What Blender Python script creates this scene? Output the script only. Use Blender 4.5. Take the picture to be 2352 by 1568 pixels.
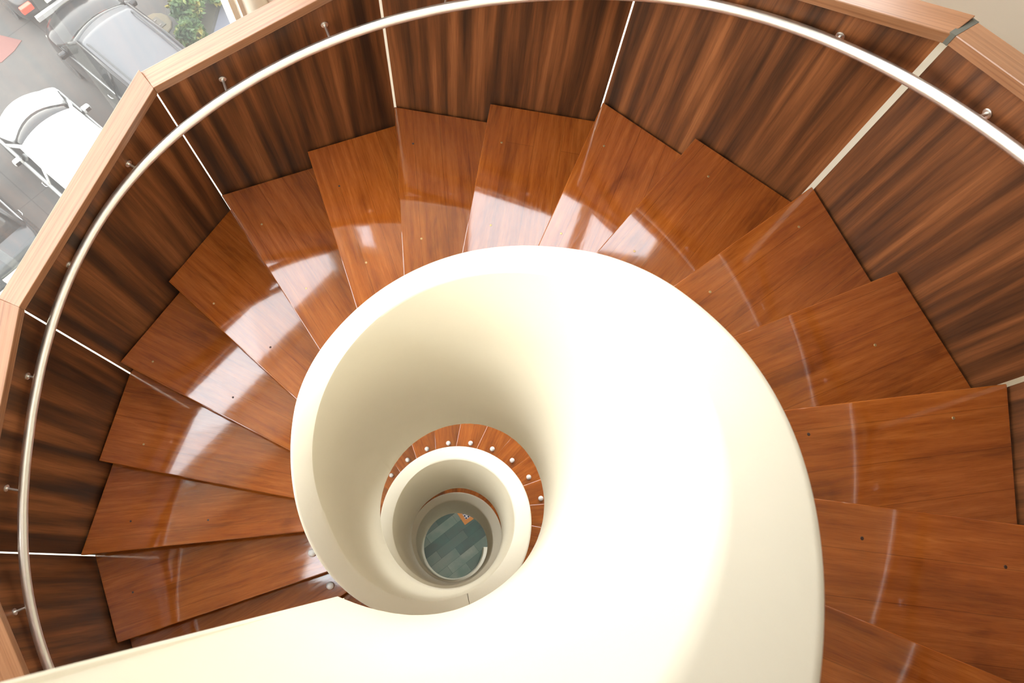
import bpy, bmesh, math, random
from mathutils import Vector, Matrix
random.seed(7)
S = bpy.context.scene
for o in list(bpy.data.objects): bpy.data.objects.remove(o)
# ------------------------------------------------------------ camera
cd = bpy.data.cameras.new('camera'); cam = bpy.data.objects.new('camera', cd)
S.collection.objects.link(cam); S.camera = cam
cd.sensor_width = 36; cd.lens = 36*1648.8/2352; cd.clip_start = 0.02; cd.clip_end = 300
cam.location = (0.1636, -0.3398, 4.8172); cam.rotation_euler = (0.3057, -0.0688, 0.1753)
cd.dof.use_dof = True; cd.dof.focus_distance = 3.6; cd.dof.aperture_fstop = 9.0
# ------------------------------------------------------------ light + exposure
w = bpy.data.worlds.new('World'); S.world = w; w.use_nodes = True
bg = w.node_tree.nodes['Background']
wn = w.node_tree; tc = wn.nodes.new('ShaderNodeTexCoord'); sp = wn.nodes.new('ShaderNodeSeparateXYZ')
cr = wn.nodes.new('ShaderNodeValToRGB'); wn.links.new(tc.outputs['Generated'], sp.inputs[0])
wn.links.new(sp.outputs['Z'], cr.inputs[0]); wn.links.new(cr.outputs[0], bg.inputs['Color'])
cr.color_ramp.elements[0].position = 0.0; cr.color_ramp.elements[0].color = (1.0, 0.97, 0.93, 1)
cr.color_ramp.elements[1].position = 0.9; cr.color_ramp.elements[1].color = (0.9, 0.93, 1.0, 1)
bg.inputs['Strength'].default_value = 6.3
S.view_settings.view_transform = 'Standard'; S.view_settings.look = 'None'
S.view_settings.gamma = 1; S.view_settings.exposure = 0.48; S.view_settings.use_curve_mapping = False

# ------------------------------------------------------------ helpers
def link(o, parent=None):
    S.collection.objects.link(o)
    if parent: o.parent = parent
    return o
def mesh(name, vs, fs, m, parent=None, smooth=False, loc=None, rz=0):
    me = bpy.data.meshes.new(name); me.from_pydata([tuple(v) for v in vs], [], fs)
    bm = bmesh.new(); bm.from_mesh(me); bmesh.ops.recalc_face_normals(bm, faces=bm.faces); bm.to_mesh(me); bm.free()
    if smooth:
        for p in me.polygons: p.use_smooth = True
    me.materials.append(m); o = bpy.data.objects.new(name, me)
    if loc is not None: o.location = loc
    o.rotation_euler.z = rz
    return link(o, parent)
def smooth_angle(o, deg=35):
    me = o.data
    for p in me.polygons: p.use_smooth = True
    bm = bmesh.new(); bm.from_mesh(me)
    for e in bm.edges:
        if len(e.link_faces) == 2 and e.calc_face_angle(0) > math.radians(deg): e.smooth = False
    bm.to_mesh(me); bm.free(); return o
def empty(name, loc=(0, 0, 0), rz=0):
    o = bpy.data.objects.new(name, None); o.location = loc; o.rotation_euler.z = rz; o.empty_display_size = .1
    return link(o)
def tag(o, label=None, cat=None, group=None, kind=None):
    for k, v in (('label', label), ('category', cat), ('group', group), ('kind', kind)):
        if v: o[k] = v
    return o
class G:
    """collects simple solids into one mesh"""
    def __init__(s): s.v = []; s.f = []
    def add(s, vs, fs):
        n = len(s.v); s.v += [tuple(v) for v in vs]; s.f += [tuple(i+n for i in f) for f in fs]; return s
    def box(s, a, b):
        x0, y0, z0 = a; x1, y1, z1 = b
        return s.add([(x0,y0,z0),(x1,y0,z0),(x1,y1,z0),(x0,y1,z0),(x0,y0,z1),(x1,y0,z1),(x1,y1,z1),(x0,y1,z1)],
                     [(0,3,2,1),(4,5,6,7),(0,1,5,4),(1,2,6,5),(2,3,7,6),(3,0,4,7)])
    def prism(s, poly, z0, z1):
        n = len(poly); zt = z1 if isinstance(z1, (list, tuple)) else [z1]*n; zb = z0 if isinstance(z0, (list, tuple)) else [z0]*n
        vs = [(p[0], p[1], zb[i]) for i, p in enumerate(poly)] + [(p[0], p[1], zt[i]) for i, p in enumerate(poly)]
        return s.add(vs, [tuple(range(n-1, -1, -1)), tuple(range(n, 2*n))] + [(i, (i+1) % n, n+(i+1) % n, n+i) for i in range(n)])
    def tube(s, pts, r, n=12, cap=True):
        pts = [Vector(p) for p in pts]; rs = r if isinstance(r, (list, tuple)) else [r]*len(pts); vs = []; fs = []
        up = Vector((0, 0, 1))
        for i, p in enumerate(pts):
            d = (pts[min(i+1, len(pts)-1)] - pts[max(i-1, 0)]).normalized()
            u = up if abs(d.dot(up)) < .95 else Vector((1, 0, 0))
            a = d.cross(u).normalized(); b = a.cross(d).normalized()
            for j in range(n):
                t = 2*math.pi*j/n; vs.append(p + (a*math.cos(t) + b*math.sin(t))*rs[i])
        for i in range(len(pts)-1):
            for j in range(n): fs.append((i*n+j, i*n+(j+1) % n, (i+1)*n+(j+1) % n, (i+1)*n+j))
        if cap: fs += [tuple(range(n)), tuple(range((len(pts)-1)*n, len(pts)*n))]
        return s.add(vs, fs)
    def lathe(s, prof, n=16, c=(0, 0, 0)):
        vs = []; fs = []
        for r_, z in prof:
            for j in range(n):
                t = 2*math.pi*j/n; vs.append((c[0]+r_*math.cos(t), c[1]+r_*math.sin(t), c[2]+z))
        for i in range(len(prof)-1):
            for j in range(n): fs.append((i*n+j, i*n+(j+1) % n, (i+1)*n+(j+1) % n, (i+1)*n+j))
        return s.add(vs, fs)
    def build(s, name, m, parent=None, smooth=False, loc=None, rz=0, ang=None):
        o = mesh(name, s.v, s.f, m, parent, smooth, loc, rz)
        if ang: smooth_angle(o, ang)
        return o
def bevel(o, wd, seg=2):
    b = o.modifiers.new('bevel', 'BEVEL'); b.width = wd; b.segments = seg; b.limit_method = 'ANGLE'; b.angle_limit = math.radians(40)
    return o

# ------------------------------------------------------------ materials
class M:
    def __init__(s, name):
        s.m = bpy.data.materials.new(name); s.m.use_nodes = True; s.t = s.m.node_tree
        s.b = s.t.nodes['Principled BSDF']; s.out = s.t.nodes['Material Output']
    def n(s, typ, **kw):
        x = s.t.nodes.new('ShaderNode'+typ)
        for k, v in kw.items():
            if k in x.inputs.keys(): x.inputs[k].default_value = v
            else: setattr(x, k, v)
        return x
    def l(s, a, b): s.t.links.new(a, b)
    def set(s, **kw):
        for k, v in kw.items(): s.b.inputs[k.replace('_', ' ')].default_value = v
        return s
    def coords(s, scale, obj=True, rnd=False):
        tc = s.n('TexCoord'); mp = s.n('Mapping'); mp.inputs['Scale'].default_value = scale
        src = tc.outputs['Object']
        if rnd:
            oi = s.n('ObjectInfo'); ad = s.n('VectorMath', operation='ADD'); mu = s.n('VectorMath', operation='SCALE')
            cb = s.n('CombineXYZ'); s.l(oi.outputs['Random'], cb.inputs[0]); s.l(oi.outputs['Random'], cb.inputs[1]); s.l(oi.outputs['Random'], cb.inputs[2])
            s.l(cb.outputs[0], mu.inputs[0]); mu.inputs['Scale'].default_value = 37.0
            s.l(src, ad.inputs[0]); s.l(mu.outputs[0], ad.inputs[1]); src = ad.outputs[0]
        s.l(src, mp.inputs[0]); return mp.outputs[0]
    def ramp(s, fac, stops):
        r = s.n('ValToRGB'); e = r.color_ramp.elements
        while len(e) < len(stops): e.new(.5)
        for i, (p, c) in enumerate(stops): e[i].position = p; e[i].color = (*c, 1)
        s.l(fac, r.inputs[0]); return r.outputs[0]
    def noise(s, vec, scale, detail=4, rough=.55, dist=0):
        x = s.n('TexNoise'); x.inputs['Scale'].default_value = scale; x.inputs['Detail'].default_value = detail
        x.inputs['Roughness'].default_value = rough; x.inputs['Distortion'].default_value = dist
        s.l(vec, x.inputs['Vector']); return x.outputs['Fac']
    def mix(s, a, b, fac, mode='MIX'):
        x = s.n('MixRGB', blend_type=mode)
        for v, i in ((fac, 0), (a, 1), (b, 2)):
            if isinstance(v, (int, float)): x.inputs[i].default_value = v
            elif isinstance(v, tuple): x.inputs[i].default_value = (*v, 1)
            else: s.l(v, x.inputs[i])
        return x.outputs[0]
    def bump(s, h, strength=.2, dist=.01):
        b = s.n('Bump'); b.inputs['Strength'].default_value = strength; b.inputs['Distance'].default_value = dist
        s.l(h, b.inputs['Height']); s.l(b.outputs[0], s.b.inputs['Normal']); return b
def plain(name, col, rough=.5, metal=0, **kw):
    m = M(name); m.set(Base_Color=(*col, 1), Roughness=rough, Metallic=metal, **kw)
    c = m.coords((1, 1, 1)); nz = m.noise(c, 30, 3)
    m.l(m.mix(col, tuple(x*.9 for x in col), nz), m.b.inputs['Base Color']); return m.m

def mat_tread():
    m = M('varnished_wood'); c = m.coords((.45, 6, 6), rnd=True); c2 = m.coords((.8, 2.6, 2.6), rnd=True)
    fine = m.noise(c, 6.5, 8, .62, .25); broad = m.noise(c2, 2.3, 4, .55, .7); pore = m.noise(m.coords((3, 90, 90), rnd=True), 5, 3)
    col = m.ramp(fine, [(.30, (.285, .064, .009)), (.5, (.375, .096, .013)), (.70, (.47, .138, .022))])
    sm = m.ramp(broad, [(.28, (.50, .42, .38)), (.46, (.92, .90, .88)), (.56, (1, 1, 1)), (.75, (1.15, 1.2, 1.25))])
    col = m.mix(col, sm, .8, 'MULTIPLY')
    col = m.mix(col, m.ramp(pore, [(.36, (.62, .55, .5)), (.5, (1, 1, 1))]), .45, 'MULTIPLY')
    # strip joints of the glued boards
    br = m.n('TexBrick'); br.inputs['Scale'].default_value = 1; br.inputs['Brick Width'].default_value = 9; br.inputs['Row Height'].default_value = .145
    br.inputs['Mortar Size'].default_value = .0012; br.inputs['Color1'].default_value = (.82, .80, .78, 1); br.inputs['Color2'].default_value = (1.12, 1.12, 1.12, 1); br.inputs['Mortar'].default_value = (.35, .3, .28, 1)
    m.l(m.coords((1, 1, 1), rnd=True), br.inputs['Vector'])
    col = m.mix(col, br.outputs['Color'], .55, 'MULTIPLY')
    oi = m.n('ObjectInfo'); hs = m.n('HueSaturation'); hs.inputs['Hue'].default_value = .5
    mr = m.n('MapRange'); mr.inputs['To Min'].default_value = .88; mr.inputs['To Max'].default_value = 1.10; m.l(oi.outputs['Random'], mr.inputs[0])
    m.l(mr.outputs[0], hs.inputs['Value']); m.l(col, hs.inputs['Color']); m.l(hs.outputs[0], m.b.inputs['Base Color'])
    rg = m.noise(m.coords((1.2, 8, 8), rnd=True), 8, 5, .6)
    r2 = m.n('MapRange'); r2.inputs['From Min'].default_value = .35; r2.inputs['From Max'].default_value = .7; r2.inputs['To Min'].default_value = .05; r2.inputs['To Max'].default_value = .13
    m.l(rg, r2.inputs[0]); m.l(r2.outputs[0], m.b.inputs['Roughness']); m.set(Specular_IOR_Level=.5, Coat_Weight=1.0, Coat_IOR=1.6, Coat_Roughness=.045)
    m.bump(m.noise(m.coords((1, 3, 3), rnd=True), 3.5, 3, .5), .22, .006)
    return m.m
def mat_panel():
    m = M('walnut_laminate'); c = m.coords((5.2, 5.2, .20), rnd=True)
    f = m.noise(c, 2.6, 6, .5, .3); g = m.noise(m.coords((70, 70, 1.2), rnd=True), 3, 4, .6, .3)
    col = m.ramp(f, [(.34, (.040, .018, .009)), (.46, (.105, .038, .014)), (.57, (.20, .070, .023)), (.68, (.30, .110, .038))])
    col = m.mix(col, m.ramp(g, [(.35, (.6, .56, .54)), (.55, (1, 1, 1))]), .5, 'MULTIPLY')
    wv = m.n('TexWave', wave_type='RINGS', rings_direction='Z'); wv.inputs['Scale'].default_value = 5; wv.inputs['Distortion'].default_value = 9
    wv.inputs['Detail'].default_value = 3; wv.inputs['Detail Scale'].default_value = 1.2; m.l(m.coords((3, 3, .35), rnd=True), wv.inputs['Vector'])
    col = m.mix(col, m.ramp(wv.outputs['Fac'], [(.0, (.72, .68, .66)), (.35, (1, 1, 1))]), .45, 'MULTIPLY')
    m.l(col, m.b.inputs['Base Color']); m.set(Roughness=.45, Specular_IOR_Level=.28); m.bump(g, .12, .002); return m.m
def mat_cap():
    m = M('cap_wood'); tc = m.n('TexCoord'); sx = m.n('SeparateXYZ'); cb = m.n('CombineXYZ'); ml = m.n('Math', operation='MULTIPLY_ADD'); oi = m.n('ObjectInfo'); ax = m.n('Math', operation='MULTIPLY_ADD')
    m.l(tc.outputs['Object'], sx.inputs[0]); m.l(sx.outputs[0], ml.inputs[0]); ml.inputs[1].default_value = -.312; m.l(sx.outputs[2], ml.inputs[2])
    m.l(oi.outputs['Random'], ax.inputs[0]); ax.inputs[1].default_value = 31; m.l(sx.outputs[0], ax.inputs[2]); m.l(ax.outputs[0], cb.inputs[0]); m.l(sx.outputs[1], cb.inputs[1]); m.l(ml.outputs[0], cb.inputs[2])
    mp = m.n('Mapping'); mp.inputs['Scale'].default_value = (.5, 30, 30); m.l(cb.outputs[0], mp.inputs[0]); g = m.noise(mp.outputs[0], 3.0, 6, .6, .35); h = m.noise(m.coords((.7, 4, 4), rnd=True), 3, 3)
    col = m.ramp(g, [(.3, (.20, .082, .034)), (.48, (.30, .135, .062)), (.7, (.36, .175, .085))])
    col = m.mix(col, m.ramp(h, [(.3, (.75, .72, .7)), (.6, (1, 1, 1))]), .5, 'MULTIPLY')
    m.l(col, m.b.inputs['Base Color']); m.set(Roughness=.30, Specular_IOR_Level=.6); m.bump(g, .15, .002); return m.m
def mat_plaster(name, c1, c2, rough=.55):
    m = M(name); a = m.noise(m.coords((1, 1, 1)), 2.5, 5, .6); b = m.noise(m.coords((1, 1, 1)), 60, 4, .6)
    m.l(m.mix(c1, c2, a), m.b.inputs['Base Color']); m.set(Roughness=rough, Specular_IOR_Level=.3); 
    ad = m.n('Math', operation='ADD'); mu = m.n('Math', operation='MULTIPLY'); mu.inputs[1].default_value = .12; m.l(b, mu.inputs[0]); m.l(a, ad.inputs[0]); m.l(mu.outputs[0], ad.inputs[1])
    m.bump(ad.outputs[0], .25, .012); return m.m
def mat_steel():
    m = M('brushed_steel'); m.set(Base_Color=(.80, .77, .72, 1), Metallic=1, Roughness=.38)
    m.l(m.ramp(m.noise(m.coords((8, 8, 8)), 3, 2), [(.2, (.84, .81, .76)), (.8, (.88, .86, .81))]), m.b.inputs['Base Color']); return m.m
def mat_glass():
    m = M('dusty_window_glass'); t = m.n('BsdfTransparent'); t.inputs[0].default_value = (.97, .985, .97, 1)
    g = m.n('BsdfGlossy'); g.inputs['Roughness'].default_value = .02; fr = m.n('Fresnel'); ge = m.n('NewGeometry'); ir = m.n('MapRange'); ir.inputs['To Min'].default_value = 1.45; ir.inputs['To Max'].default_value = 1/1.45; m.l(ge.outputs['Backfacing'], ir.inputs[0]); m.l(ir.outputs[0], fr.inputs[0])
    mx = m.n('MixShader'); m.l(fr.outputs[0], mx.inputs[0]); m.l(t.outputs[0], mx.inputs[1]); m.l(g.outputs[0], mx.inputs[2])
    tr = m.n('BsdfTranslucent'); tr.inputs[0].default_value = (.9, .9, .88, 1)
    d = m.n('MixShader'); nz = m.noise(m.coords((1, 1, 1)), 1.5, 6, .7)
    mr = m.n('MapRange'); mr.inputs['To Min'].default_value = .008; mr.inputs['To Max'].default_value = .03; m.l(nz, mr.inputs[0])
    m.l(mr.outputs[0], d.inputs[0]); m.l(mx.outputs[0], d.inputs[1]); m.l(tr.outputs[0], d.inputs[2]); m.l(d.outputs[0], m.out.inputs[0]); return m.m
def mat_tile():
    m = M('green_stone_tile'); br = m.n('TexBrick'); br.inputs['Scale'].default_value = 1; br.inputs['Brick Width'].default_value = .62; br.inputs['Row Height'].default_value = .17
    br.inputs['Mortar Size'].default_value = .002; br.inputs['Color1'].default_value = (.075, .10, .09, 1); br.inputs['Color2'].default_value = (.32, .35, .29, 1); br.inputs['Mortar'].default_value = (.06, .07, .065, 1); br.inputs['Bias'].default_value = 0
    tc = m.n('TexCoord'); mp = m.n('Mapping'); mp.inputs['Rotation'].default_value = (0, 0, math.radians(-48)); m.l(tc.outputs['Object'], mp.inputs[0]); m.l(mp.outputs[0], br.inputs['Vector'])
    nz = m.noise(m.coords((1, 1, 1)), 3, 4); m.l(m.mix(br.outputs['Color'], (.10, .19, .16), m.ramp(nz, [(.4, (0, 0, 0)), (.7, (.6, .6, .6))])), m.b.inputs['Base Color'])
    m.set(Roughness=.22); return m.m
def mat_paving():
    m = M('concrete_paving'); br = m.n('TexBrick', offset=0); br.inputs['Scale'].default_value = 1; br.inputs['Brick Width'].default_value = 3.6; br.inputs['Row Height'].default_value = 2.9
    br.inputs['Mortar Size'].default_value = .012; br.inputs['Color1'].default_value = (.044, .039, .034, 1); br.inputs['Color2'].default_value = (.050, .045, .039, 1); br.inputs['Mortar'].default_value = (.028, .026, .022, 1)
    tc = m.n('TexCoord'); mp = m.n('Mapping'); mp.inputs['Rotation'].default_value = (0, 0, math.radians(30)); mp.inputs['Location'].default_value = (.6, .45, 0)
    m.l(tc.outputs['Object'], mp.inputs[0]); m.l(mp.outputs[0], br.inputs['Vector'])
    nz = m.noise(m.coords((1, 1, 1)), 1.2, 7, .7); m.l(m.mix(br.outputs['Color'], m.ramp(nz, [(.3, (.75, .75, .78)), (.7, (1.1, 1.1, 1.1))]), 1, 'MULTIPLY'), m.b.inputs['Base Color'])
    m.set(Roughness=.8); return m.m
def mat_leaf():
    m = M('leaves'); oi = m.noise(m.coords((1, 1, 1)), 2.2, 3)
    m.l(m.ramp(oi, [(.35, (.015, .04, .012)), (.5, (.05, .09, .02)), (.6, (.24, .20, .05))]), m.b.inputs['Base Color']); m.set(Roughness=.6); return m.m
TREAD = mat_tread(); PANEL = mat_panel(); CAP = mat_cap()
CREAM = mat_plaster('cream_plaster', (.70, .645, .53), (.74, .69, .575)); BEIGE = mat_plaster('beige_wall_plaster', (.80, .72, .60), (.85, .77, .65), .7)
WHITE = mat_plaster('white_ceiling_paint', (.66, .63, .57), (.70, .67, .61), .8)
STEEL = mat_steel(); GLASS = mat_glass(); TILE = mat_tile(); PAVE = mat_paving(); LEAF = mat_leaf()
RISER = plain('dark_riser_wood', (.055, .022, .010), .5); 
def mat_strip():  # added backing that stands in for bright daylight in the open seams
    m = M('added_bright_strip'); t = m.n('BsdfTranslucent'); t.inputs[0].default_value = (.92, .90, .84, 1); x = m.n('MixShader'); x.inputs[0].default_value = .8
    m.l(m.mix((.80, .76, .68), (.86, .83, .76), m.noise(m.coords((1, 1, 6)), 9, 3)), m.b.inputs['Base Color'])
    m.l(m.b.outputs[0], x.inputs[1]); m.l(t.outputs[0], x.inputs[2]); m.l(x.outputs[0], m.out.inputs[0]); return m.m
BRIGHT_STRIP = mat_strip()
BALL = plain('white_nylon', (.85, .83, .80), .3); BRASS = plain('brass_screw', (.62, .44, .2), .35, .8); PLUG = plain('dark_plug', (.06, .025, .012), .6)
FRAME = plain('cream_window_frame', (.88, .82, .68), .4); CEMENT = plain('grey_joint_filler', (.10, .095, .075), .6)

# ------------------------------------------------------------ stair geometry (k counts treads, height RISE each)
RISE = 0.17; A = 15.0; TH8 = -18.0622; OC = (-0.02, -0.0153)
ZR = 1.1632; ZB = -1.2414; ZH = 0.8127; ZC = 0.9783; R1 = .1617; R2 = .1687
def zk(k):
    if k > -2: return k*RISE
    if k > -26: return -2*RISE+(k+2)*R1
    return -2*RISE-24*R1+(k+26)*R2
def az(k): return math.radians(TH8+(k-8)*A)
def pos(k, R, c=(0, 0)): a = az(k); return Vector((c[0]+R*math.sin(a), c[1]+R*math.cos(a)))
def interp(tab, k):
    if k <= tab[0][0]: return tab[0][1]
    for (a, x), (b, y) in zip(tab, tab[1:]):
        if k <= b: return x+(y-x)*(k-a)/(b-a)
    return tab[-1][1]
def sm(tab, k, wd=.7): return sum(interp(tab, k+d*wd) for d in (-1, -.5, 0, .5, 1))/5
T_RO = [(-60,.645),(-50,.645),(-36,.65),(-34,.638),(-30,.64),(-19,.65),(-15,.642),(-11,.632),(-9,.617),(-7.5,.62),(-1,.633),(1.8,.616),(3.2,.614),(4.2,.630),(5,.639),(6,.626),(8,.616),(10.4,.612),(11.5,.618),(12.3,.636),(13,.629),(15,.638),(17,.634)]
T_RI = [(-60,.53),(-47,.53),(-42,.538),(-39,.532),(-36,.518),(-34,.51),(-31.7,.522),(-22,.525),(-20,.522),(-17.3,.534),(-15,.526),(-9.6,.497),(-6.5,.496),(-5,.512),(-1.8,.528),(0,.524),(1.3,.497),(2.7,.513),(5,.528),(8,.526),(10,.516),(12.4,.515),(13.9,.495),(16,.496)]
T_RB = [(-60,.53),(-27.7,.54),(-25,.52),(-23,.5),(-21.7,.499),(-18.7,.507),(-17.2,.508),(-15,.541),(-11.5,.552),(-10.6,.546),(-6,.53),(-3.4,.52),(-1.4,.502),(1,.483),(3,.482),(5.6,.489),(8,.508),(10.6,.534),(12,.537),(14,.529),(16.4,.516),(18.4,.501),(20,.505),(21.7,.49),(22.3,.485)]
FLOOR = -9.2; LAND = 3.4

# --- the spiral parapet round the open well
spiral = empty('spiral_balustrade', (OC[0], OC[1], FLOOR))
tag(spiral, 'cream plastered spiral balustrade winding down round the open stairwell', 'balustrade')
def parapet(k0, k1, n):
    vs = []; fs = []; rnd = random.Random(3); J = []
    for i in range(n+1):
        k = k0+(k1-k0)*i/n; zt = min(zk(k), 3.45)+ZR; zb = max(zk(k)+ZB, FLOOR); 
        zb += (rnd.random()-.5)*.008 if zk(k)+ZB > FLOOR else 0
        ro, ri, rb = sm(T_RO, k), sm(T_RI, k), sm(T_RB, k); c = .012; h = zt-zb
        prof = [(ro, zb), (ro, zb+h*.4), (ro, zt-c*1.4), (ro-c*.35, zt-c*.4), (ro-c*1.4, zt), (ri+c*1.6, zt), (ri+c*.4, zt-c*.4), (ri, zt-c*1.6)]
        for q in (.75, .5, .25): prof.append((rb+(ri-rb)*q, zb+h*q))
        prof += [(rb, zb+.012), (rb+.008, zb)]
        J.append(len(prof)); a = az(k)
        for r_, z in prof: vs.append((r_*math.sin(a), r_*math.cos(a), z-FLOOR))
    m = J[0]
    for i in range(n):
        for j in range(m): fs.append((i*m+j, i*m+(j+1) % m, (i+1)*m+(j+1) % m, (i+1)*m+j))
    fs += [tuple(range(m)), tuple(range(n*m, n*m+m))]
    o = mesh('parapet', vs, fs, CREAM, spiral); smooth_angle(o, 50); return o
parapet(-57.5, 22.4, 640)
ck = G(); a0, a1 = az(-4.75), az(-4.55); 
for r0, r1, b0, b1 in ((.520, .57, a0, a0+.012), (.57, .625, a0+.012, a1-.03)):
    zt = zk(-4.7)+ZR+.0006-FLOOR; w_ = .0035
    q = [(r0*math.sin(b0), r0*math.cos(b0)), (r1*math.sin(b1), r1*math.cos(b1)), (r1*math.sin(b1+w_*1.3), r1*math.cos(b1+w_*1.3)), (r0*math.sin(b0+w_), r0*math.cos(b0+w_))]
    ck.prism(q, zt-.02, zt+.0015)
ck.build('plaster_crack', plain('crack_dark_tan', (.25, .19, .12), .9), spiral)  # dark tan strip marking the crack across the rim
# landing parapet running outward from the well
ed = [(-.162,-.484,2.5),(-.303,-.552,2.497),(-.38,-.583,2.503),(-.458,-.618,2.492),(-.619,-.694,2.5),(-.783,-.767,2.5),(-.916,-.827,2.5),(-.995,-.860,2.503),(-1.66,-1.157,2.5)]
g = G(); n = len(ed); vs = []
dirn = Vector((-.9115, -.4113)); nor = Vector((.4113, -.9115))*.14
base = Vector((-.162, -.484))
for x, y, z in ed:
    d = (Vector((x, y))-base).dot(dirn); off = (Vector((x, y))-base).dot(Vector((nor.y, -nor.x)).normalized()*0+nor.normalized())
    p_ = base+dirn*d+nor.normalized()*off; q_ = p_+nor
    vs += [(p_.x-OC[0], p_.y-OC[1], z-FLOOR), (p_.x-OC[0], p_.y-OC[1], 4.58-FLOOR), (q_.x-OC[0], q_.y-OC[1], 4.58-FLOOR), (q_.x-OC[0], q_.y-OC[1], z-FLOOR)]
fs = []
for i in range(n-1):
    for j in range(4): fs.append((i*4+j, i*4+(j+1) % 4, i*4+4+(j+1) % 4, i*4+4+j))
fs += [(0, 1, 2, 3), tuple((n-1)*4+j for j in range(4))]
lp = mesh('landing_parapet', vs, fs, CREAM, spiral); smooth_angle(lp, 40)
# sloping underside slab that carries the treads
vs = []; fs = []; K0, K1, n = -52, 19.6, 280
for i in range(n+1):
    k = K0+(K1-K0)*i/n; a = az(k); z = zk(k)-.27
    for r_, dz in ((.625, 0), (2.0, 0), (2.0, -.09), (.625, -.09)): vs.append((r_*math.sin(a), r_*math.cos(a), z+dz-FLOOR))
for i in range(n):
    for j in range(4): fs.append((i*4+j, i*4+(j+1) % 4, i*4+4+(j+1) % 4, i*4+4+j))
fs += [(0, 1, 2, 3), tuple(n*4+j for j in range(4))]
smooth_angle(mesh('stair_slab', vs, fs, CREAM, spiral), 40)

# --- panel vertices (outer polygon), measured radius / azimuth offsets at every second tread
VR = {2: (2.115, .1), 4: (2.052, -.36), 6: (2.150, .1), 8: (2.122, -.5), 10: (2.094, .2), 12: (2.099, .25), 14: (2.130, .3)}
def vert(k):
    r_, da = VR.get(k, (2.113, 0)); a = az(k)+math.radians(da); return Vector((r_*math.sin(a), r_*math.cos(a)))
def outer_at(k):      # inner face of the panels at tread position k
    a = 2*math.floor(k/2); v0, v1 = vert(a), vert(a+2); d = Vector((math.sin(az(k)), math.cos(az(k))))
    e = v1-v0; den = d.x*e.y-d.y*e.x; t = (v0.x*e.y-v0.y*e.x)/den; return d*t
# --- treads: nosing lines from outer to inner point
NI = {1: (-.606,-.49), 2: (-.783,-.296), 3: (-.869,-.129), 4: (-.904,.114), 5: (-.877,.362), 6: (-.805,.633), 7: (-.637,.86), 8: (-.405,1.026), 9: (-.121,1.144), 10: (.247,1.188), 11: (.552,1.192), 12: (.831,.939), 13: (1.054,.7), 14: (1.205,.392), 15: (1.234,.067), 16: (.95,-.203)}
NO = {1: (-1.762,-1.122), 2: (-2.011,-.654), 3: (-2.01,-.123), 4: (-2.024,.441), 5: (-1.817,.925), 6: (-1.601,1.442), 7: (-1.132,1.725), 8: (-.681,2.013), 9: (-.142,2.026), 10: (.442,2.047), 11: (.913,1.838), 12: (1.411,1.555), 13: (1.711,1.12), 14: (2.031,.651), 15: (1.925,.107), 16: (1.77,-.376)}
def nosing(k):
    if k in NO: o, i = Vector(NO[k]), Vector(NI[k])
    elif k > 15: o = outer_at(k); i = pos(k-.01*(k-15), .9)
    elif k == 0: o, i = Vector((-1.415, -1.46)), Vector((-.50, -.60))
    else: o = outer_at(k); a = az(k)-math.radians(4.2); i = Vector((.85*math.sin(a), .85*math.cos(a)))
    return o, i
def isect(p, d, q, e):
    den = d.x*e.y-d.y*e.x; t = ((q.x-p.x)*e.y-(q.y-p.y)*e.x)/den; return p+d*t
def on_circle(p, d, R):   # along line, the point nearest the well at radius R from its centre
    c = Vector(OC); f = p-c; b = f.dot(d); q = f.dot(f)-R*R; disc = b*b-q
    return p+d*(-b-math.sqrt(max(disc, 0)))
def face_line(k0, off):   # panel face between vertices k0,k0+2 shifted inward
    v0, v1 = vert(k0), vert(k0+2); e = (v1-v0).normalized(); nn = Vector((-e.y, e.x))
    if nn.dot(v0) > 0: nn = -nn
    return v0+nn*off, e
SCREW = {8: [(-.524,1.792),(-.359,1.243)], 9: [(-.04,1.795),(-.008,1.31)], 10: [(.479,1.778),(.341,1.252)], 11: [(.976,1.607),(.674,1.147)], 12: [(1.352,1.33),(.987,.941)], 13: [(1.612,.771)], 14: [(1.284,.316),(1.811,.476)], 15: [(1.393,-.031),(1.858,-.036)], 7: [(-.9,1.542),(-.646,1.12)], 6: [(-1.316,1.299),(-.971,.969)], 5: [(-1.507,.833),(-1.124,.642)], 4: [(-1.304,.352),(-1.81,.47)], 3: [(-1.783,.014)], 2: [(-1.787,-.419),(-1.353,-.333)], 1: [(-1.715,-.811)]}
clockw = {1: 'just above the white landing edge at lower left', 2: 'with its outer corner at the lowest left white seam', 3: 'fanning straight left, second above the lowest left seam tread',
          4: 'on the left, just above the second left seam', 5: 'at upper left between the two left seams, midway along one walnut board',
          6: 'at upper left, starting at the seam below the sharp cap corner', 7: 'directly left of the seam above the top left of the balustrade', 8: 'at the top with a thin wavy light streak along its left edge',
          9: 'at the top centre, midway along the topmost walnut board', 10: 'at the top right of centre, starting at the thin right-leaning seam', 11: 'at upper right, midway between two seams, with a white streak near the balustrade',
          12: 'at upper right starting under the wide beige seam', 13: 'on the right, one above the wide beige seam tread', 14: 'on the right edge with its outer corner at the rightmost seam',
          15: 'at lower right, second from the bottom right corner', 16: 'in the bottom right corner, with a dark crack at its front', 0: 'lowest left, half hidden by the white landing edge, bearing a ball'}
def ball_at(parent, x, y, z, org, rot):
    v = Matrix.Rotation(-rot, 2) @ (Vector((x, y))-Vector(org))
    gb = G(); n = 8; prof = [(.0, 0), (.016, 0), (.022, .004)] + [(.024*math.cos(t), .014+.024*math.sin(t)) for t in [math.radians(a) for a in (-15, 10, 30, 50, 70, 90)]]
    gb.lathe(prof, 20, (v.x, v.y, z)); o = gb.build('ball_cap', BALL, parent, ang=60); o['label'] = 'white ball cap'; return o
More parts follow.
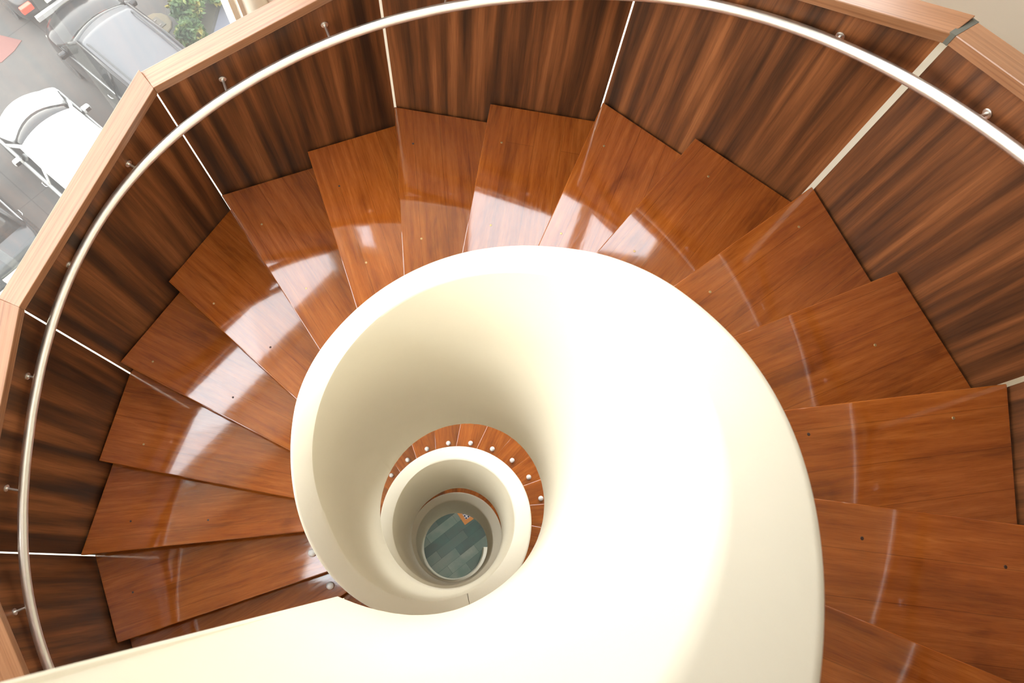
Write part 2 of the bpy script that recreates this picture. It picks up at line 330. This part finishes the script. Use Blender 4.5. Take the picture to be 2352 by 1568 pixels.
def tread(k):
    (o, i), (o2, i2) = nosing(k), nosing(k+1)
    d = (i-o).normalized(); d2 = (i2-o2).normalized(); z = zk(k)
    nb = Vector((d2.y, -d2.x));                       # shift of the back edge beyond next nosing
    fwd = (o2-o)
    if nb.dot(fwd) < 0: nb = -nb
    back = .035
    k0 = 2*math.floor(k/2); fp, fe = face_line(k0, .012)
    p0 = isect(o, d, fp, fe)
    pin = on_circle(o, d, .668); pin2 = on_circle(o2+nb*back, d2, .668)
    poly = [p0]
    if k % 2 == 0: poly.append(isect(o2+nb*back, d2, fp, fe))
    else:
        fp2, fe2 = face_line(k0+2, .012); q = isect(fp, fe, fp2, fe2); poly += [q, isect(o2+nb*back, d2, fp2, fe2)]
        if (poly[-1]-q).dot(fe2) < 0: poly.pop(); poly[-1] = isect(o2+nb*back, d2, fp, fe)
    a1 = math.atan2(pin2.x-OC[0], pin2.y-OC[1]); a0 = math.atan2(pin.x-OC[0], pin.y-OC[1]); da = (a0-a1+math.pi) % (2*math.pi)-math.pi
    for t in (0, .33, .66, 1): a = a1+da*t; poly.append(Vector((OC[0]+.668*math.sin(a), OC[1]+.668*math.cos(a))))
    org = (p0+pin)/2; dd = p0-pin; rot = math.atan2(dd.y, dd.x); Rm = Matrix.Rotation(-rot, 2)
    loc = [Rm @ (p-org) for p in poly]
    e = empty('stair_tread', (org.x, org.y, z), rot)
    b = G().prism([(p.x, p.y) for p in loc], -.04, 0).build('tread_board', TREAD, e); bevel(b, .004)
    # riser under the nosing
    nf = Vector((d.y, -d.x)); 
    if nf.dot(fwd) < 0: nf = -nf
    ra, rb2 = p0+nf*.028-d*-.01, pin+nf*.028; rr = [ra, rb2, rb2+nf*.018, ra+nf*.018]
    h = z-zk(k-1)
    G().prism([tuple(Rm @ (p-org)) for p in rr], -h+.002, -.041).build('riser', RISER, e)
    rs = random.Random(k*13+5)
    for sx, sy in SCREW.get(k, []):
        v = Rm @ (Vector((sx, sy))-org); 
        dk = rs.random() < .4; G().lathe([(.0001, .0008), (.0048, .0008), (.006, 0), (.006, -.002)], 14, (v.x, v.y, 0)).build('screw', PLUG if dk else BRASS, e)
    if k <= 1:
        rad, kk = (.822, k+.29) if k >= -1 else (.877, k+.43)
        bp = pos(kk, rad, OC); ball_at(e, bp.x, bp.y, 0, org, rot)
    return e
lowlab = {-11: 'rightmost ball-capped tread in view through the well opening', -12: 'second ball-capped tread from the right seen through the well', -13: 'third ball-capped tread from the right seen through the well',
          -14: 'fourth ball-capped tread from the right, right of top centre in the well', -15: 'ball-capped tread at the top centre of the well opening', -16: 'ball-capped tread just left of top centre in the well opening',
          -17: 'third ball-capped tread from the left seen through the well', -18: 'second ball-capped tread from the left seen through the well', -19: 'leftmost ball-capped tread seen through the well'}
for k in list(range(-46, -28)) + list(range(-22, -6)) + list(range(-3, 19)):
    e = tread(k)
    if k in clockw: tag(e, 'orange-brown tread '+clockw[k], 'stair tread', 'treads of the upper turn')
    elif k in lowlab: tag(e, 'orange wooden '+lowlab[k], 'stair tread', 'treads of the turn seen through the well')
    elif k < -28: tag(e, 'orange wooden tread of the lowest turn, a sliver beside the innermost parapet', 'stair tread', 'treads of the lowest turn')
    elif k < -6: tag(e, 'wooden tread of the middle turn mostly hidden under the cream balustrade', 'stair tread', 'hidden treads of the middle turn')
    elif k < 0: tag(e, 'wooden tread tucked under the white landing edge at lower left', 'stair tread', 'treads under the landing')
    else: tag(e, 'wooden tread beyond the bottom right corner next to the landing', 'stair tread', 'treads next to the landing')

# --- walnut boards with cap rail
GAP = {2: .008, 4: .008, 6: .007, 8: .013, 10: .008, 12: .026, 14: .02}
plab = {-2: 'in the bottom left corner above the white landing edge', 0: 'at lower left below the lowest white seam', 2: 'on the left between the two lowest seams', 4: 'at upper left under the cap with the sharp corner',
        6: 'at upper left, long, reaching the seam above the balustrade top', 8: 'at the top centre between two thin white seams', 10: 'at the upper right between the thin seam and the wide beige seam',
        12: 'at the right behind the handrail below the grey-filled cap corner', 14: 'at the right edge below the rightmost seam', 16: 'beyond the lower right corner'}
for k0 in range(-4, 18, 2):
    v0, v1 = vert(k0), vert(k0+2); L = (v1-v0).length; e = (v1-v0).normalized(); rot = math.atan2(e.y, e.x)
    out = Vector((e.y, -e.x)); sgn = 1
    if out.dot(v0) < 0: out = -out
    mid = (v0+v1)/2; z0 = zk(k0); dz = zk(k0+2)-z0; zc = (z0+zk(k0+2))/2
    Rm = Matrix.Rotation(-rot, 2); os = 1 if (Rm @ out).y > 0 else -1
    root = empty('balustrade_panel', (mid.x, mid.y, zc), rot)
    if k0 in plab: tag(root, 'dark walnut board '+plab[k0], 'panel', 'walnut balustrade boards')
    else: tag(root, 'dark walnut board out of view under the landing', 'panel', 'walnut balustrade boards')
    g0, g1 = GAP.get(k0, .012)/2, GAP.get(k0+2, .012)/2
    xa, xb = -L/2+g0, L/2-g1; sl = dz/L; T = .022
    def quad(x0, x1, y0, y1, a, b):
        return [(x0,y0,a+sl*x0),(x1,y0,a+sl*x1),(x1,y1,a+sl*x1),(x0,y1,a+sl*x0),(x0,y0,b+sl*x0),(x1,y0,b+sl*x1),(x1,y1,b+sl*x1),(x0,y1,b+sl*x0)]
    F6 = [(0,3,2,1),(4,5,6,7),(0,1,5,4),(1,2,6,5),(2,3,7,6),(3,0,4,7)]
    G().add(quad(xa, xb, 0, os*T, -.36, ZC-.045), F6).build('board', PANEL, root)
    # cap: mitred at the vertices
    def mitre(k, off):     # offset polygon corner at vertex k
        pa, ea = face_line(k-2, -off); pb, eb = face_line(k, -off); return isect(pa, ea, pb, eb)
    ci0, co0, ci1, co1 = mitre(k0, -.02), mitre(k0, .09), mitre(k0+2, -.02), mitre(k0+2, .09)
    pl = [Rm @ (p-mid) for p in (ci0, ci1, co1, co0)]
    ga = G().prism([(p.x, p.y) for p in pl], [ZC-.045+sl*p.x for p in pl], [ZC+sl*p.x for p in pl]).build('cap_rail', CAP, root); bevel(ga, .003)
    ga['label'] = 'lighter brown wooden cap rail'
    if k0 == 12:   # grey filler smeared over the mitre
        c0 = Rm @ (mitre(12, -.022)-mid); c1 = Rm @ (mitre(12, .092)-mid)
        u = Vector((.017, 0)); pp = [c0-u*.55, c0+u*.8, c1+u*1.4, c1-u*.3]
        q = G().prism([(p.x, p.y) for p in pp], [ZC-.046+sl*p.x for p in pp], [ZC+.0012+sl*p.x for p in pp]).build('joint_filler', CEMENT, ga); q['label'] = 'dark grey filler'
    # added translucent strip, passes daylight so the open seam reads white
    pv = Rm @ (v0-mid); po = Rm @ ((v0*1.0+v0.normalized()*.045)-mid)
    dv = (po-pv).normalized(); s_ = Vector((-dv.y, dv.x)); cc = pv+dv*.036
    sq = [cc+dv*a*.003+s_*b*.028 for a, b in ((-1,-1),(1,-1),(1,1),(-1,1))]
    po_ = G().prism([(p.x, p.y) for p in sq], -.45+sl*pv.x, ZC-.05+sl*pv.x).build('added_seam_strip', BRIGHT_STRIP, root); po_['label'] = 'added translucent strip that makes the seam glow white'

# --- handrail
T_RH = [(-3,2.003),(.88,2.003),(1.6,1.995),(2.03,1.965),(3.0,1.945),(3.8,1.965),(4.55,2.003),(5.2,2.006),(6.0,2.006),(7.04,1.978),(8,1.976),(9.1,1.960),(10.6,2.003),(12,2.0),(13,1.985),(20,1.98)]
T_RO2 = [(.88,.007),(1.3,.002),(1.6,.001),(2.03,0),(3,-.017),(3.8,-.009),(4.55,.003),(5.2,.010),(6,.005),(7,-.008),(8,-.002),(9.1,-.011),(10.6,.010),(11.4,.010),(12,-.001),(13,0)]
def rail_pt(k):
    R = sm(T_RH, k, .8); z = zk(k)+ZH; z += sm(T_RO2, k, .8)*(4.82-z)/2.0; p = pos(k, R); return Vector((p.x, p.y, z))
rail = empty('handrail', tuple(rail_pt(8))); o0 = rail_pt(8)
tag(rail, 'curved brushed steel handrail running along the walnut boards', 'handrail')
G().tube([rail_pt(-2.2+i*.1)-o0 for i in range(206)], .0215, 20).build('rail_tube', STEEL, rail, ang=40)
for n_ in range(-2, 18):
    k = n_+.5
    P = rail_pt(k); q = outer_at(k); d = Vector((q.x-P.x, q.y-P.y, 0)); ln = d.length; d.normalize(); fp, fe = face_line(2*math.floor(k/2), 0)
    nn = Vector((-fe.y, fe.x)); nn = nn if nn.dot(Vector((P.x, P.y))) > 0 else -nn
    w_ = isect(Vector((P.x, P.y)), nn, fp, fe); W_ = Vector((w_.x, w_.y, P.z))
    N3 = Vector((nn.x, nn.y, 0)); a = P+N3*.012-o0; b = W_-o0
    br = G().tube([a, b-N3*.001], .0062, 12).build('bracket', STEEL, rail, ang=40)
    G().tube([b-N3*.006, b-N3*.0045, b-N3*.0005], [.014, .017, .017], 18).build('wall_plate', STEEL, br, ang=40)

# ------------------------------------------------------------ the tower round the stair
CEIL = 6.1
P = {'col': Vector((-1.52, 2.37)), 'sw': Vector((-3.55, -1.15)), 's1': Vector((-2.4, -3.6)), 's2': Vector((3.4, -3.6)), 'se': Vector((3.4, 1.2)), 'ne': Vector((1.62, 2.5))}
def wall(name, a, b, holes=(), m=None, th=.15):
    """a wall from a to b with rectangular openings (s0, s1, z0, z1) in metres"""
    e = (b-a).normalized(); n_ = Vector((e.y, -e.x)); n_ = n_ if n_.dot(a+b) > 0 else -n_; L = (b-a).length
    xs = sorted({0, L, *[h[0] for h in holes], *[h[1] for h in holes]}); g_ = G()
    for x0, x1 in zip(xs, xs[1:]):
        hs = sorted((h[2], h[3]) for h in holes if h[0] <= x0+1e-6 and h[1] >= x1-1e-6); z = FLOOR
        for z0, z1 in hs+[(CEIL, CEIL)]:
            if z0-z > 1e-4:
                q = [a+e*x0-a, a+e*x1-a, a+e*x1+n_*th-a, a+e*x0+n_*th-a]; g_.prism([(p.x, p.y) for p in q], z-FLOOR, z0-FLOOR)
            z = z1
    return tag(g_.build(name, m or BEIGE, loc=(a.x, a.y, FLOOR)), kind='structure'), (a, e, n_)
wi = [0]
def window(frame, h, mull=()):
    a, e, n_ = frame; s0, s1, z0, z1 = h; wi[0] += 1; o_ = a+e*s0; W_ = s1-s0; H_ = z1-z0
    rz = math.atan2(e.y, e.x); sg = 1 if (Matrix.Rotation(-rz, 2) @ n_).y > 0 else -1
    root = empty('window_%d' % wi[0], (o_.x, o_.y, z0), rz); tag(root, kind='structure')
    def bx(x0, x1, y0, y1, za, zb): return (x0, min(sg*y0, sg*y1), za), (x1, max(sg*y0, sg*y1), zb)
    G().box(*bx(.02, W_-.02, .07, .076, .02, H_-.02)).build('pane', GLASS, root)
    f = G(); t = .03
    f.box(*bx(0, W_, .04, .11, 0, t)); f.box(*bx(0, W_, .04, .11, H_-t, H_)); f.box(*bx(0, t, .04, .11, t, H_-t)); f.box(*bx(W_-t, W_, .04, .11, t, H_-t))
    f.build('window_frame', FRAME, root)
    for x, t in mull: G().box(*bx(x-t, x+t, .05, .10, .03, H_-.03)).build('mullion', FRAME, root)
LOW = [(-3.0, -1.3), (-8.2, -4.9)]  # unseen lower windows, sized to brighten the lower turns
hN = [(.12, .33, -.7, 4.25), (1.17, 2.85, -.7, 4.9)]+[(1.17, 2.85, *z) for z in LOW]
hW = [(.1, 3.9, -.7, 4.25)]
hS = [(.1, 1.0, -.7, 4.25)]
for nm, a_, b_, hh in (('wall_north', P['col'], P['ne'], hN), ('wall_northwest', P['col'], P['sw'], hW), ('wall_southwest', P['sw'], P['s1'], hS),
                       ('wall_northeast', P['ne'], P['se'], []), ('wall_east', P['se'], P['s2'], []), ('wall_south', P['s1'], P['s2'], [])):
    o, fr_ = wall(nm, a_, b_, hh, BEIGE)
    for h in hh: window(fr_, h, [(.98, .05)] if (nm == 'wall_north' and h[0] > 1) else [])
pc = G().lathe([(.075, 0), (.075, CEIL-FLOOR)], 28, (0, 0, 0)).build('column', FRAME, loc=(-1.52, 2.37, FLOOR), ang=40)
tag(pc, 'round cream column between window panes beyond the upper left cap rail', 'column')
mb = G().box((-.016, -.02, 0), (.016, .02, CEIL-FLOOR)).build('window_bar', FRAME, loc=(-1.79, 2.50, FLOOR), rz=math.radians(60))
tag(mb, 'slim white window bar just left of the cream column', 'window bar')
fpoly = [P['col'], P['ne'], P['se'], P['s2'], P['s1'], P['sw']]
fl = G().prism([(p.x*1.02, p.y*1.02) for p in fpoly], FLOOR-.08, FLOOR).build('floor', TILE); tag(fl, kind='structure')
# ceiling with an added, unseen skylight over the west side for more top light
KX0, KX1, KY0, KY1 = -2.0, 0.0, -.9, 1.0
g_ = G()
O = {k: (v.x*1.03, v.y*1.03) for k, v in P.items()}; h00, h10, h11, h01 = (KX0, KY0), (KX1, KY0), (KX1, KY1), (KX0, KY1)
for q in ([O['col'], O['sw'], h00, h01], [O['sw'], O['s1'], O['s2'], h10, h00], [O['s2'], O['se'], O['ne'], h11, h10], [O['ne'], O['col'], h01, h11]): g_.prism(q, 0, .2)
ce = g_.build('ceiling', WHITE, loc=(0, 0, CEIL)); tag(ce, kind='structure')
wi[0] += 1; kr = empty('window_%d' % wi[0], (KX0, KY0, CEIL)); tag(kr, kind='structure')  # added skylight opening, unseen, brightens the rims and treads from above
G().box((.02, .02, .1), (KX1-KX0-.02, KY1-KY0-.02, .106)).build('pane', GLASS, kr)
f_ = G(); wx, wy = KX1-KX0, KY1-KY0
for q in (((0, 0, .0), (.04, wy, .22)), ((wx-.04, 0, .0), (wx, wy, .22)), ((.04, 0, .0), (wx-.04, .04, .22)), ((.04, wy-.04, .0), (wx-.04, wy, .22))): f_.box(*q)
f_.build('window_frame', FRAME, kr)
# landing floor the photographer stands on
la = [Vector((.03, -.66))]+[pos(20+i*.5, .67, OC) for i in range(0, 5)][::-1]
lpoly = [base+nor*1.02, base+dirn*1.95+nor*1.02, Vector((-2.3, -3.1)), Vector((2.6, -3.1)), Vector((2.6, -1.9)), pos(19, 2.0), pos(19, .68, OC), pos(20, .68, OC), pos(21, .68, OC)]
ld = G().prism([(p.x, p.y) for p in lpoly], LAND-.2, LAND).build('landing_floor', TREAD); tag(ld, kind='structure')
# patterned floor square
mt = G().box((-.34, -.34, 0), (.34, .34, .004)).build('border', plain('terracotta_border', (.72, .28, .08), .4))

mt.location = (0, 0, 0)
mroot = empty('floor_inlay', (.10, .92, FLOOR), math.radians(45)); mt.parent = mroot
tag(mroot, 'patterned black and white floor tile with orange border at the bottom of the well', 'floor tile')
def mat_pattern():
    m = M('patterned_tile'); v = m.n('TexVoronoi'); v.inputs['Scale'].default_value = 20; v.inputs['Randomness'].default_value = 0
    m.l(m.coords((1, 1, 1)), v.inputs['Vector']); m.l(m.ramp(v.outputs['Distance'], [(.34, (.03, .03, .05)), (.42, (.72, .68, .74))]), m.b.inputs['Base Color']); m.set(Roughness=.3); return m.m
G().box((-.27, -.27, .0042), (.27, .27, .008)).build('patterned_centre', mat_pattern(), mroot)

# ------------------------------------------------------------ outdoors
gr = G().box((-45, -40, -.3), (45, 50, 0)).build('ground', PAVE, loc=(0, 0, FLOOR-.09)); tag(gr, kind='structure')
GZ = FLOOR-.09
def flat(name, poly, m, h=.012):
    c = sum((Vector(p) for p in poly), Vector((0, 0)))/len(poly)
    return G().prism([(p[0]-c.x, p[1]-c.y) for p in poly], 0, h).build(name, m, loc=(c.x, c.y, GZ))
pk = flat('painted_patch', [(-12.6, 9.1), (-11.75, 9.05), (-11.8, 8.75), (-11.95, 8.40), (-12.9, 8.0)], plain('faded_red_paint', (.12, .045, .035), .8)); tag(pk, 'faded red painted patch on the paving at the upper left edge', 'road marking')
pa = flat('garden_path', [(-8.0, 13.5), (-7.15, 13.5), (-7.12, 9.6), (-7.68, 9.65)], plain('grey_path', (.075, .075, .092), .7), .02); tag(pa, 'pale grey concrete path beyond the bushes', 'path')
gs = flat('lawn_strip', [(-7.1, 9.0), (-7.1, 14), (-3, 14), (-3, 8.0)], plain('lawn_green', (.15, .19, .06), .9), .03); tag(gs, 'light green grass beside the grey path', 'grass', kind='stuff')
soil = flat('soil_bed', [(-9.2, 12.8), (-8.05, 12.8), (-7.75, 9.6), (-7.0, 8.7), (-7.3, 8.7), (-8.1, 9.6), (-8.75, 10.8)], plain('soil', (.04, .035, .026), .9), .02); tag(soil, 'dark soil bed under the bushes', 'soil')
# round concrete cover with square hatch
cp = empty('manhole_cover', (-9.03, 10.12, GZ), math.radians(-28)); tag(cp, 'round pale concrete manhole surround with square hatch beside the black car', 'manhole')
G().lathe([(.001, .035), (.33, .035), (.35, .02), (.35, 0)], 12).build('surround', plain('pale_concrete', (.10, .08, .05), .8), cp)
h = G().box((-.16, -.16, .035), (.16, .16, .05)).build('hatch', plain('grey_hatch', (.06, .053, .04), .7), cp)
hb = G(); hb.box((-.1, -.015, .05), (.1, .015, .058)); hb.box((-.1, -.09, .05), (-.07, .09, .058)); hb.box((.07, -.09, .05), (.1, .09, .058)); hb.build('hatch_handle', plain('iron', (.1, .09, .08), .6), h)
def bush(x, y, R, H, label, seed):
    rs = random.Random(seed); g_ = G(); e = empty('bush', (x, y, GZ)); tag(e, label, 'bush', 'bushes by the path')
    for _ in range(900):
        t = rs.uniform(0, 6.283); u = rs.random()**.5; zz = rs.random(); rr = R*u*math.sin(math.pi*(.15+.8*zz))
        c = Vector((rr*math.cos(t), rr*math.sin(t), .1+H*zz)); a = Vector((rs.gauss(0, 1), rs.gauss(0, 1), rs.gauss(0, .6))).normalized(); b = a.orthogonal().normalized()
        s_ = rs.uniform(.05, .10); g_.add([c-a*s_, c+b*s_*.4, c+a*s_, c-b*s_*.4], [(0, 1, 2, 3)])
    g_.build('foliage', LEAF, e); st = G()
    for j in range(5):
        t = j*1.257; st.tube([(0, 0, 0), (R*.3*math.cos(t), R*.3*math.sin(t), H*.5), (R*.5*math.cos(t), R*.5*math.sin(t), H*.85)], [.02, .014, .006], 6)
    st.build('stems', plain('bark', (.12, .08, .05), .9), e)
bl = ['dark green bush right of the manhole at the top edge', 'yellow-green bush between the manhole and the path', 'mixed green and yellow bush close above the cap rail', 'light green bush nearest the grey path', 'small green bush behind the others at the top', 'low bush just above the cap rail near the black car']
for i, (x, y, R, H) in enumerate([(-8.75, 11.2, .42, .9), (-8.28, 10.45, .40, .8), (-7.95, 9.75, .36, .7), (-7.85, 11.1, .34, .8), (-8.4, 12.1, .45, 1.0), (-7.30, 9.25, .22, .5)]): bush(x, y, R, H, bl[i], 20+i)

def car(x, y, label, paint, L, Wd, H, kind, ws, roofm=None, rails=False, xm=None, ctop=.16):
    """x,y = middle of the rear bumper on the ground; car points to azimuth -60"""
    root = empty('car', (x, y, GZ), math.radians(150)); tag(root, label, 'car', 'parked cars outside')
    gl = M('car_glass_'+kind); gl.set(Base_Color=(.012, .012, .012, 1), Roughness=.06, Specular_IOR_Level=.35); gl = gl.m
    blk = plain('tyre_rubber', (.03, .03, .03), .8); chrome = plain('chrome', (.35, .35, .34), .25, 1)
    w2 = Wd/2; belt = H*.60; fx0, fx1, rx1, rx0 = ws     # windshield base, top, rear window top, base (x from rear)
    # lower body
    st = [(0, .80, .34, belt*.80), (.06, .93, .26, belt*.96), (.3, .99, .22, belt), (rx0, 1, .2, belt), ((rx0+fx0)/2, 1, .2, belt), (fx0, 1, .2, belt), (fx0+.3, .985, .2, belt-.04), (L-.45, .95, .2, belt-.12), (L-.15, .90, .24, belt-.20), (L, .74, .34, belt-.34)]
    vs = []; ns = 0
    for sx, sw, zb, zt in st:
        hw = w2*sw; half = [(hw*.86, zb), (hw*.98, zb+.12), (hw, (zb+zt)/2), (hw*.985, zt-.10), (hw*.93, zt-.015), (hw*.7, zt+.02), (hw*.35, zt+.035)]
        ring = half+[(0, zt+.04)]+[(-a, b) for a, b in reversed(half)]; ns = len(ring)
        cv = .30 if sx > L-.05 else .24 if sx > L-.3 else .13 if sx > L-.6 else (-.06 if sx < .2 else 0)
        for a, b in ring: vs.append((sx-cv*(a/w2)**2*1.5, a, b))
    fs = [(i*ns+j, i*ns+j+1, (i+1)*ns+j+1, (i+1)*ns+j) for i in range(len(st)-1) for j in range(ns-1)]
    fs += [(i*ns+ns-1, i*ns, (i+1)*ns, (i+1)*ns+ns-1) for i in range(len(st)-1)]+[tuple(range(ns)), tuple(range((len(st)-1)*ns, len(st)*ns))]
    body = mesh('body', vs, fs, paint, root); smooth_angle(body, 60)
    sb = body.modifiers.new('s', 'SUBSURF'); sb.levels = 2; sb.render_levels = 2
    # glasshouse : grid across y for curved screens
    tw = w2*.74; bw = w2*.93; ny = 10
    def rowpt(t, y_, xs, z, hw, c): return (xs-c*y_*y_, hw*y_, z-.03*y_*y_)
    def sheet(name, rows, m, par=root):
        vs = []; 
        for xs, z, hw, c in rows:
            for j in range(ny+1): vs.append(rowpt(0, -1+2*j/ny, xs, z, hw, c))
        fs = [(i*(ny+1)+j, i*(ny+1)+j+1, (i+1)*(ny+1)+j+1, (i+1)*(ny+1)+j) for i in range(len(rows)-1) for j in range(ny)]
        o = mesh(name, vs, fs, m, par, True); so = o.modifiers.new('t', 'SOLIDIFY'); so.thickness = .012; so.offset = -1; return o
    cw = .40 if kind == 'white' else .16
    sheet('windshield', [(fx0+.02, belt+.02, bw*.93, cw), ((fx0+fx1)/2, (belt+H)/2+.02, (bw+tw)/2*.95, (cw+ctop)/2), (fx1, H-.02, tw*.95, ctop)], gl)
    sheet('rear_window', [(rx0, belt+.02, bw*.9, -.05), (rx1, H-.03, tw*.95, -.08)], gl)
    sheet('roof', [(fx1, H-.015, tw, ctop), (fx1-.25, H+.01, tw*1.01, ctop*.3), ((fx1+rx1)/2, H+.03, tw*1.02, 0), (rx1+.15, H+.01, tw, -.05), (rx1-.02, H-.02, tw*.97, -.08)], roofm or paint)
    for s in (1, -1):
        mid = (fx0+rx0)/2-.15
        def sw(xa, xb, xc, xd):
            q = [(xa, s*bw*1.0, belt), (xb, s*bw*1.0, belt), (xc, s*tw*1.0, H-.055), (xd, s*tw*1.0, H-.055)]
            return q+[(p[0], p[1]-s*.02, p[2]) for p in q]
        F = [(0,1,2,3),(7,6,5,4),(0,4,5,1),(1,5,6,2),(2,6,7,3),(3,7,4,0)]
        G().add(sw(mid+.04, fx0-.12, fx1-.10, mid+.04), F).build('side_window', gl, root)
        G().add(sw(rx0+.12, mid-.04, mid-.04, rx1+.12), F).build('side_window', gl, root)
        # pillars
        def pil(a, b, t=.035):
            return G().tube([a, ((a[0]+b[0])/2, (a[1]+b[1])/2*1.02, (a[2]+b[2])/2+.01), b], t, 8)
        p1 = pil((fx0-.40 if kind == 'white' else fx0-.12, s*bw*.99, belt), (fx1-ctop, s*tw*1.0, H-.045)); 
        p1.tube([(fx1-ctop, s*tw, H-.045), ((fx1+rx1)/2, s*tw*1.03, H-.02), (rx1, s*tw, H-.05)], .04, 8); p1.tube([(mid, s*bw*.99, belt), (mid, s*tw, H-.05)], .035, 8); p1.tube([(rx0+.05, s*bw*.97, belt), (rx1, s*tw, H-.05)], .05, 8)
        p1.build('pillars', paint, root, True)
        for xx in (L*.19, L*.80):
            wh = G(); wh.tube([(xx, s*(w2-.21), .32), (xx, s*(w2-.19), .32), (xx, s*(w2-.01), .32), (xx, s*(w2+.0), .32)], [.27, .32, .32, .27], 24); wo = wh.build('wheel', blk, root, ang=40)
            G().tube([(xx, s*(w2+.001), .32), (xx, s*(w2+.012), .32)], [.20, .17], 20).build('hub', chrome, wo, ang=40)
        mr = G(); xm = xm or fx0-.38
        mv = [(xm+dx, s*(w2+dy), belt+dz) for dx, dy, dz in ((-.06,-.06,.0),(.07,-.06,0),(.05,.12,.02),(-.05,.13,.02),(-.06,-.06,.13),(.07,-.05,.13),(.04,.11,.15),(-.05,.12,.15))]
        mr.add(mv, [(0,3,2,1),(4,5,6,7),(0,1,5,4),(1,2,6,5),(2,3,7,6),(3,0,4,7)]); mo = mr.build('mirror', paint, root, ang=60); bevel(mo, .03, 3)
        G().box((xm-.064, min(s*(w2), s*(w2+.10)), belt+.03), (xm-.058, max(s*w2, s*(w2+.10)), belt+.12)).build('mirror_glass', gl, mo)
        for xx in (mid+.12, rx0+.35):
            hd = G().tube([(xx, s*(w2-.005), belt-.16), (xx+.03, s*(w2+.03), belt-.155), (xx+.14, s*(w2+.03), belt-.155), (xx+.17, s*(w2-.005), belt-.16)], .013, 8); hd.build('door_handle', chrome, root, True)
        G().box((rx0+.1, min(s*(bw+.0), s*(bw+.012)), belt-.015), (fx0-.1, max(s*bw, s*(bw+.012)), belt+.01)).build('window_trim', chrome if kind != 'white' else paint, root)
        t0 = G().box((-.02, min(s*w2*.62, s*w2*.93), belt*.72), (.09, max(s*w2*.62, s*w2*.93), belt*.9)).build('tail_light', plain('red_lens', (.75, .06, .03), .25), root); bevel(t0, .02)
        t0 = G().box((L-.60, min(s*w2*.60, s*w2*.88), belt*.58), (L-.36, max(s*w2*.60, s*w2*.88), belt*.68)).build('head_light', plain('clear_lens', (.25, .24, .2), .2), root); bevel(t0, .02)
        if rails: G().tube([(fx1-.35, s*tw*.86, H+.0), (fx1-.45, s*tw*.86, H+.05), (rx1+.3, s*tw*.86, H+.05), (rx1+.2, s*tw*.86, H+.0)], .018, 8).build('roof_rail', blk, root, True)
    G().box((-.05, -w2*.75, .34), (.04, w2*.75, .46)).build('rear_bumper_strip', plain('bumper_grey', (.35, .34, .33), .5), root)
    G().box((-.035, -.26, .60), (.02, .26, .71)).build('number_plate', plain('plate', (.75, .72, .55), .5), root)
    return root
def paint(name, col, rough=.18, metal=0):
    m = M(name); m.set(Base_Color=(*col, 1), Roughness=rough, Metallic=metal, Coat_Weight=.15, Coat_Roughness=.06, Specular_IOR_Level=.25)
    m.l(m.mix(col, tuple(c*.92 for c in col), m.noise(m.coords((1, 1, 1)), 4, 3)), m.b.inputs['Base Color']); return m.m
hx, hy = -.866, .5
WHT, BLK, SIL, GRY = paint('white_car_paint', (.5, .5, .48)), paint('black_car_paint', (.008, .007, .007)), paint('silver_car_paint', (.05, .048, .047), .3, .5), paint('dark_grey_car_paint', (.018, .020, .021))
RG = paint('grey_roof_tone', (.05, .05, .054), .35)  # grey roof colour; on the black car it paints in the reflection
def place(mx, my, back): return mx-hx*back, my-hy*back
x, y = place(-9.55, 6.41, 2.55); car(x, y, 'white car seen from above beyond the left cap rail', WHT, 4.12, 1.62, 1.45, 'white', (3.47, 2.47, .75, .35), xm=2.55, ctop=.12)
x, y = place(-9.39, 8.91, 3.15); car(x, y, 'large black car with grey roof, beside the round manhole', BLK, 4.6, 1.74, 1.82, 'black', (3.60, 2.72, .35, .1), RG, True, xm=3.15, ctop=.14)
car(-9.33, 3.51, 'dark grey car with pale roof at the left edge, nearest the cap rail corner', GRY, 4.5, 1.7, 1.5, 'grey', (3.2, 2.5, .95, .45), RG)
car(-10.99, 9.95, 'silver grey car with red tail light in the top left corner', SIL, 4.4, 1.72, 1.5, 'silver', (3.1, 2.4, .9, .4))
